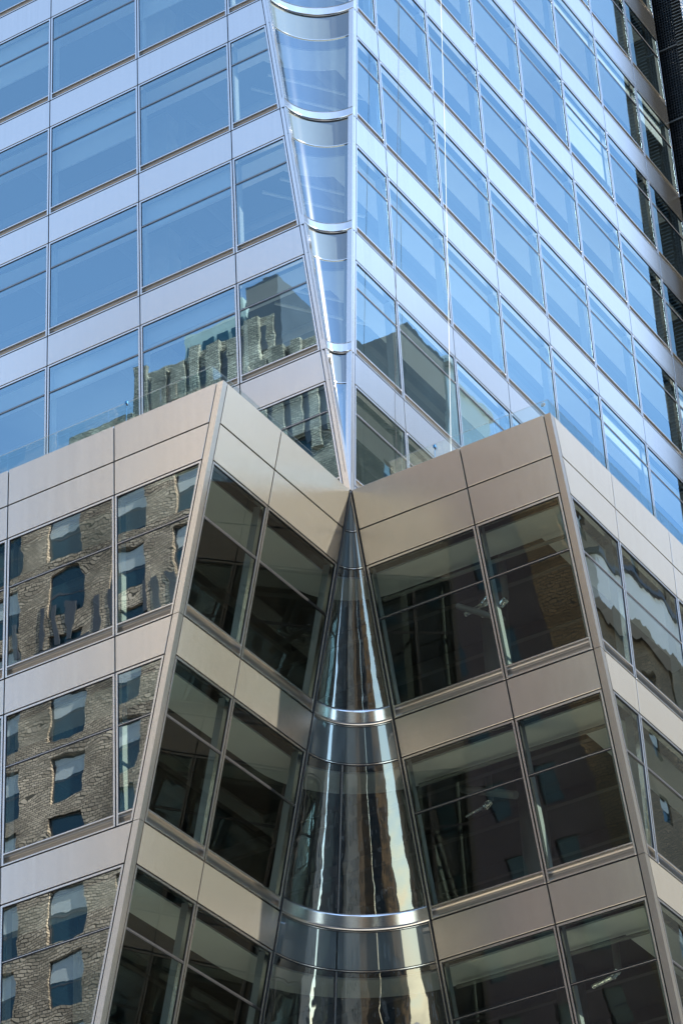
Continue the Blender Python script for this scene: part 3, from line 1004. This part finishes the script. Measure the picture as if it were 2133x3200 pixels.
# ropes hanging down the right face of the tower
def rope(pts, r, mat, lab):
    m = MB()
    o = Vector(pts[0])
    for a, b in zip(pts[:-1], pts[1:]):
        m.tube(Vector(a)-o, Vector(b)-o, r, 6)
    tag(m.build('rope', mat, None, pts[0]), lab, 'rope')
rope([(0.7, 3.72, Z0-0.2), (0.7, 4.02, 1.72+ZG), (0.7, 4.75, 8.61+ZG), (0.7, 5.25, 13.56+ZG), (0.7, 5.72, 18.86+ZG), (0.5, 7.6, U(9))], 0.007, 'rope', 'thin white rope hanging down the right side of the glass tower')
rope([(0.45, 1.5, Z0-0.2), (0.45, 1.69, 1.95+ZG), (0.45, 2.05, 4.82+ZG), (0.45, 2.79, 10.76+ZG), (0.45, 3.63, 17.34+ZG), (0.4, 6.3, U(9))], 0.006, 'ropedark', 'thin dark cord hanging close to the corner of the glass tower')

# ------------------------------------------------------------------ dark neighbour at the end of the right face
nb = thing('dark_building', 'black louvred neighbouring building at the upper right edge of the photo', 'building', (0, 24.3, 0))
m = MB(); m.box((-20, 0.45, 0), (0.60, 20, 85)); m.box((0.60, 0.12, 0), (1.62, 20, 85)); m.build('wall', 'louver', nb)
m = MB(); m.box((0.98, 0.02, 0), (1.12, 0.119, 85)); m.build('corner_strip', 'trim', nb)
m = MB()
z = 40.0
while z < 84:
    m.box((-0.3, 0.20, z), (0.585, 0.27, z+0.035)); z += 0.125
x = -0.3
while x < 0.58:
    m.box((x, 0.16, 40), (x+0.02, 0.198, 84)); x += 0.10
m.build('louvre_grille', 'louver', nb)['kind'] = 'stuff'
m = MB()
z = 40.0
while z < 84:
    m.box((0.60, 0.05, z), (0.96, 0.118, z+0.04)); m.box((1.14, 0.05, z), (1.60, 0.118, z+0.04)); z += 0.16
m.build('side_louvres', 'steel', nb)['kind'] = 'stuff'
for i in range(13):
    m = MB(); m.box((-0.3, 0.10, 41+i*3.4), (0.96, 0.158, 41.05+i*3.4)); m.build('floor_rail', 'steel', nb)

# ------------------------------------------------------------------ buildings across the streets (what the glass mirrors)
def block(name, lab, x0, x1, y0, y1, zt, mat, sides, ww, wh, dx, dz, zs0, zs1, glassm='g_far', rec=0.25, first=1.2, sash=True, cornice=0.0, zb=0.0, blinds=0.6):
    t = thing(name, lab, 'building', ((x0+x1)/2, (y0+y1)/2, 0))
    ox, oy = (x0+x1)/2, (y0+y1)/2
    hx, hy = (x1-x0)/2, (y1-y0)/2
    m = MB()
    m.box((-hx+rec, -hy+rec, zb), (hx-rec, hy-rec, zt))
    fr, pn = {}, {}
    fm = MB()
    fm.box((-ww/2, -0.06, 0), (-ww/2+0.08, 0.0, wh)); fm.box((ww/2-0.08, -0.06, 0), (ww/2, 0.0, wh))
    fm.box((-ww/2+0.08, -0.06, wh-0.08), (ww/2-0.08, 0.0, wh)); fm.box((-ww/2+0.08, -0.06, 0), (ww/2-0.08, 0.0, 0.08))
    if sash:
        fm.box((-ww/2+0.08, -0.055, wh*0.5-0.04), (ww/2-0.08, -0.005, wh*0.5+0.04))
    fme = fm.mesh('window_frame', ['slate'])
    pm = MB(); pm.box((-ww/2+0.08, -0.04, 0.08), (ww/2-0.08, -0.01, wh-0.08))
    pme = pm.mesh('pane', [glassm])
    bm_ = MB(); bm_.box((-ww/2+0.1, -0.052, wh*0.55), (ww/2-0.1, -0.041, wh-0.1))
    bme = bm_.mesh('blind', ['blind'])
    for sd in sides:
        if sd in ('+y', '-y'):
            w, hw = hx, hy
        else:
            w, hw = hy, hx
        def P(u, d, z, sd=sd):
            if sd == '+y': return (-u, hy-d, z)
            if sd == '-y': return (u, -hy+d, z)
            if sd == '-x': return (-hx+d, -u, z)
            return (hx-d, u, z)
        rz = {'-y': 0, '+y': pi, '-x': -pi/2, '+x': pi/2}[sd]
        def bx(u0, u1, za, zc, d0=0.0, d1=rec, m=m):
            a, b = P(u0, d0, za), P(u1, d1, zc)
            m.box([min(a[i], b[i]) for i in range(3)], [max(a[i], b[i]) for i in range(3)])
        n = int((2*w-1.0)/dx)
        us = [(-w + (2*w-n*dx)/2 + dx*(i+0.5)) for i in range(n)]
        zz = []
        z = zs0
        while z + wh < zs1:
            zz.append(z); z += dz
        wl = -w + (rec if sd in ('+y', '-y') else 0.0)
        wl = -w+0.0
        edges = [-w] + [v for u in us for v in (u-ww/2, u+ww/2)] + [w]
        for i in range(0, len(edges), 2):
            a, b = edges[i], edges[i+1]
            if i == 0 and sd in ('-x', '+x'): a += rec+0.003
            if i == len(edges)-2 and sd in ('-x', '+x'): b -= rec+0.003
            bx(a, b, zb, zt)
        for u in us:
            prev = zb
            for z in zz:
                bx(u-ww/2, u+ww/2, prev, z); prev = z+wh
            bx(u-ww/2, u+ww/2, prev, zt)
            for z in zz:
                f = link('window', fme, t, P(u, rec-0.004, z), rz)
                p_ = link('pane', pme, f)
                if random.random() < blinds:
                    link('blind', bme, f)
    m.build('wall', mat, t)
    if cornice:
        c = MB(); c.box((-hx-cornice, -hy-cornice, zt+0.002), (hx+cornice, hy+cornice, zt+0.6)); c.build('cornice', mat, t)
    return t, ox, oy

# tan brick tower across the street: faces the left side of the glass building
bt, ox, oy = block('brick_building', 'tan brick setback tower with dark windows, mirrored in the left windows', -57.5, -37.5, -92, -66, 64.1-3.0+ZG-0.0, 'brick', ['+y'], 2.05, 2.75, 4.05, 3.73, 33.0, 100.0)
zc = 61.1+ZG
def crown(x0, x1, y, za, zb, name):
    pier, slot = MB(), MB()
    x = x0
    while x < x1:
        w_ = random.uniform(0.55, 1.1)
        g_ = random.uniform(0.30, 0.55)
        top = zb + random.choice((0.0, 0.35, 0.8))
        pier.box((x-ox, y, za+random.uniform(-1, 1)), (x+w_-ox, y+0.30, top))
        slot.box((x+w_-ox+0.01, y+0.001, za+random.uniform(0, 2)), (x+w_+g_-ox-0.01, y+0.06, zb-random.uniform(0.3, 1.2)))
        x += w_+g_
    pier.build(name, 'brick', bt)['kind'] = 'stuff'
    slot.build('dark_slot', 'slate', bt)['kind'] = 'stuff'
crown(-57.4, -38.2, 13.0, zc-6.0, zc+0.5, 'parapet_pier')
m = MB(); m.box((-57.4-ox, 12.2, zc+0.01), (-53.3-ox, 12.95, zc+1.7)); m.box((-42.3-ox, 12.2, zc+0.01), (-37.6-ox, 12.95, zc+1.3)); m.build('parapet', 'brick', bt)
m = MB(); m.box((-53.2-ox, -8, zc+0.01), (-43.1-ox, 12.1, zc+4.9)); m.build('setback_storey', 'brick', bt)
crown(-53.1, -43.8, 12.1, zc+1.0, zc+4.6, 'setback_pier')
m = MB(); m.box((-50.2-ox, -6, zc+4.91), (-45.7-ox, 11, zc+7.6)); m.build('glazed_penthouse', 'green', bt)
for i in range(4):
    m = MB(); m.box((-50.0+i*1.1-ox, 11.001, zc+5.3), (-49.2+i*1.1-ox, 11.08, zc+6.6)); m.build('penthouse_window', 'g_far', bt)
m = MB(); m.box((-44.8-ox, -6, zc+1.51), (-42.6-ox, 12.0, zc+7.3)); m.box((-44.3-ox, -5, zc+7.31), (-43.4-ox, 11.0, zc+8.4)); m.build('chimney', 'slate', bt)
# dark slots between brick fins half way down
for zr, hgt in ((40.0+ZG, 2.9),):
    m = MB()
    x = -54.8
    while x < -38.5:
        m.box((x-ox, 13.001, zr-0.2+random.uniform(0, 0.4)), (x+random.uniform(0.25, 0.45)-ox, 13.06, zr+hgt-random.uniform(0.2, 1.2))); x += random.choice((0.8, 0.95, 1.9))
    m.build('dark_slot', 'slate', bt)['kind'] = 'stuff'
    m = MB(); m.box((-51-ox, 13.0, zr-1.35), (-47.5-ox, 13.5, zr-0.3)); m.build('ledge', 'slate', bt)

block('orange_brick_building', 'orange brick building mirrored in the upper windows of the right wing', -22.6, -14, -80, -66, 70, 'orange', ['+y'], 1.3, 2.0, 3.2, 3.6, 14, 66)
block('dark_office_building', 'dark grey glass office building mirrored low in the right wing', -37.0, -23.0, -86, -68, 66, 'mauve', ['+y'], 1.1, 1.8, 2.9, 3.6, 10, 64, blinds=0.0)
# grey and cream towers mirrored in the right face of the glass tower
block('grey_tower', 'plain grey tower mirrored at the foot of the right glass face', 48, 62, 83.5, 91.4, 78+ZG, 'grey', ['-x', '-y'], 1.2, 1.8, 4.4, 3.6, 40, 70)
block('slate_tower', 'dark grey tower standing beside the cream one in the mirror image', 48, 66, 91.41, 97.2, 83+ZG, 'grey', ['-x'], 1.2, 1.8, 5.2, 3.6, 40, 110)
block('cream_tower', 'cream stone tower with black windows mirrored in the right glass face', 48, 64, 97.21, 104.4, 82.7+ZG, 'pale', ['-x'], 1.0, 1.9, 2.3, 3.5, 70, 122, cornice=0.3)
bb, bx_, by_ = block('brown_brick_building', 'brown brick building mirrored in the windows of the lower right wing', 47.6, 70, 83.4, 104.45, 73.5+ZG, 'brown', ['-x'], 1.3, 2.0, 6.4, 4.6, 60, 114, cornice=0.0)
m = MB(); m.box((-12.3, -1, 57.2+ZG), (-11.4, 10.3, 60.4+ZG)); m.build('awning_band', 'pale', bb)
m = MB(); m.box((-12.5, -1.2, 60.41+ZG), (-11.38, 10.4, 60.8+ZG)); m.build('awning_edge', 'slate', bb)
# the street panorama mirrored by the concave corner
block('cream_office_tower', 'cream limestone tower with tall piers mirrored in the curved corner', 66, 92, -62, -38, 110, 'stone', ['-x', '+y'], 0.9, 1.9, 2.1, 3.8, 14, 106, rec=0.4)
block('dark_pier_building', 'dark building with vertical fins mirrored in the curved corner', 74, 100, -37, 0, 70, 'slate', ['-x'], 0.9, 3.0, 1.6, 3.8, 14, 68, rec=0.5)
block('dark_filler_block', 'unseen dark block added to keep a sky stripe out of the curved corner', 28, 59, -125, -104.5, 84, 'slate', ['+y'], 2.0, 2.4, 2.6, 3.6, 14, 82)  # added to fill a bright sky gap in the corner's mirror image
block('red_brick_building', 'red brick building across the avenue mirrored in the curved corner', 10, 27, -104, -82, 80, 'orange', ['+y'], 1.2, 2.0, 2.4, 3.6, 14, 78)
block('tall_brown_building', 'tall plain brown brick block mirrored at the far end of the right wing', 47.6, 70, 104.5, 175, 79.5+ZG, 'brown', ['-x'], 1.3, 2.0, 7.4, 4.6, 60, 118)
block('pale_bounce_block', 'unseen pale block added to give the inner face of the left wing its cream tone', 76, 100, 44, 142, 93, 'pale', ['-x', '-y'], 1.3, 1.8, 3.4, 3.6, 8, 84)  # added out of view, its pale walls warm the left wing's metal
block('low_stone_building', 'low pale stone building beyond the side street', 74, 100, 2, 42, 44, 'stone', ['-x'], 1.2, 2.2, 3.0, 3.8, 8, 42)
block('brown_corner_building', 'brown corner building beyond the far pavement', 60, 90, -104, -70, 62, 'brown', ['-x', '+y'], 1.3, 2.2, 3.4, 3.8, 8, 60)
block('grey_street_building', 'long grey building further down the street', -140, -60, -96, -68, 60, 'grey', ['+y'], 1.6, 2.2, 4.2, 3.8, 8, 56)
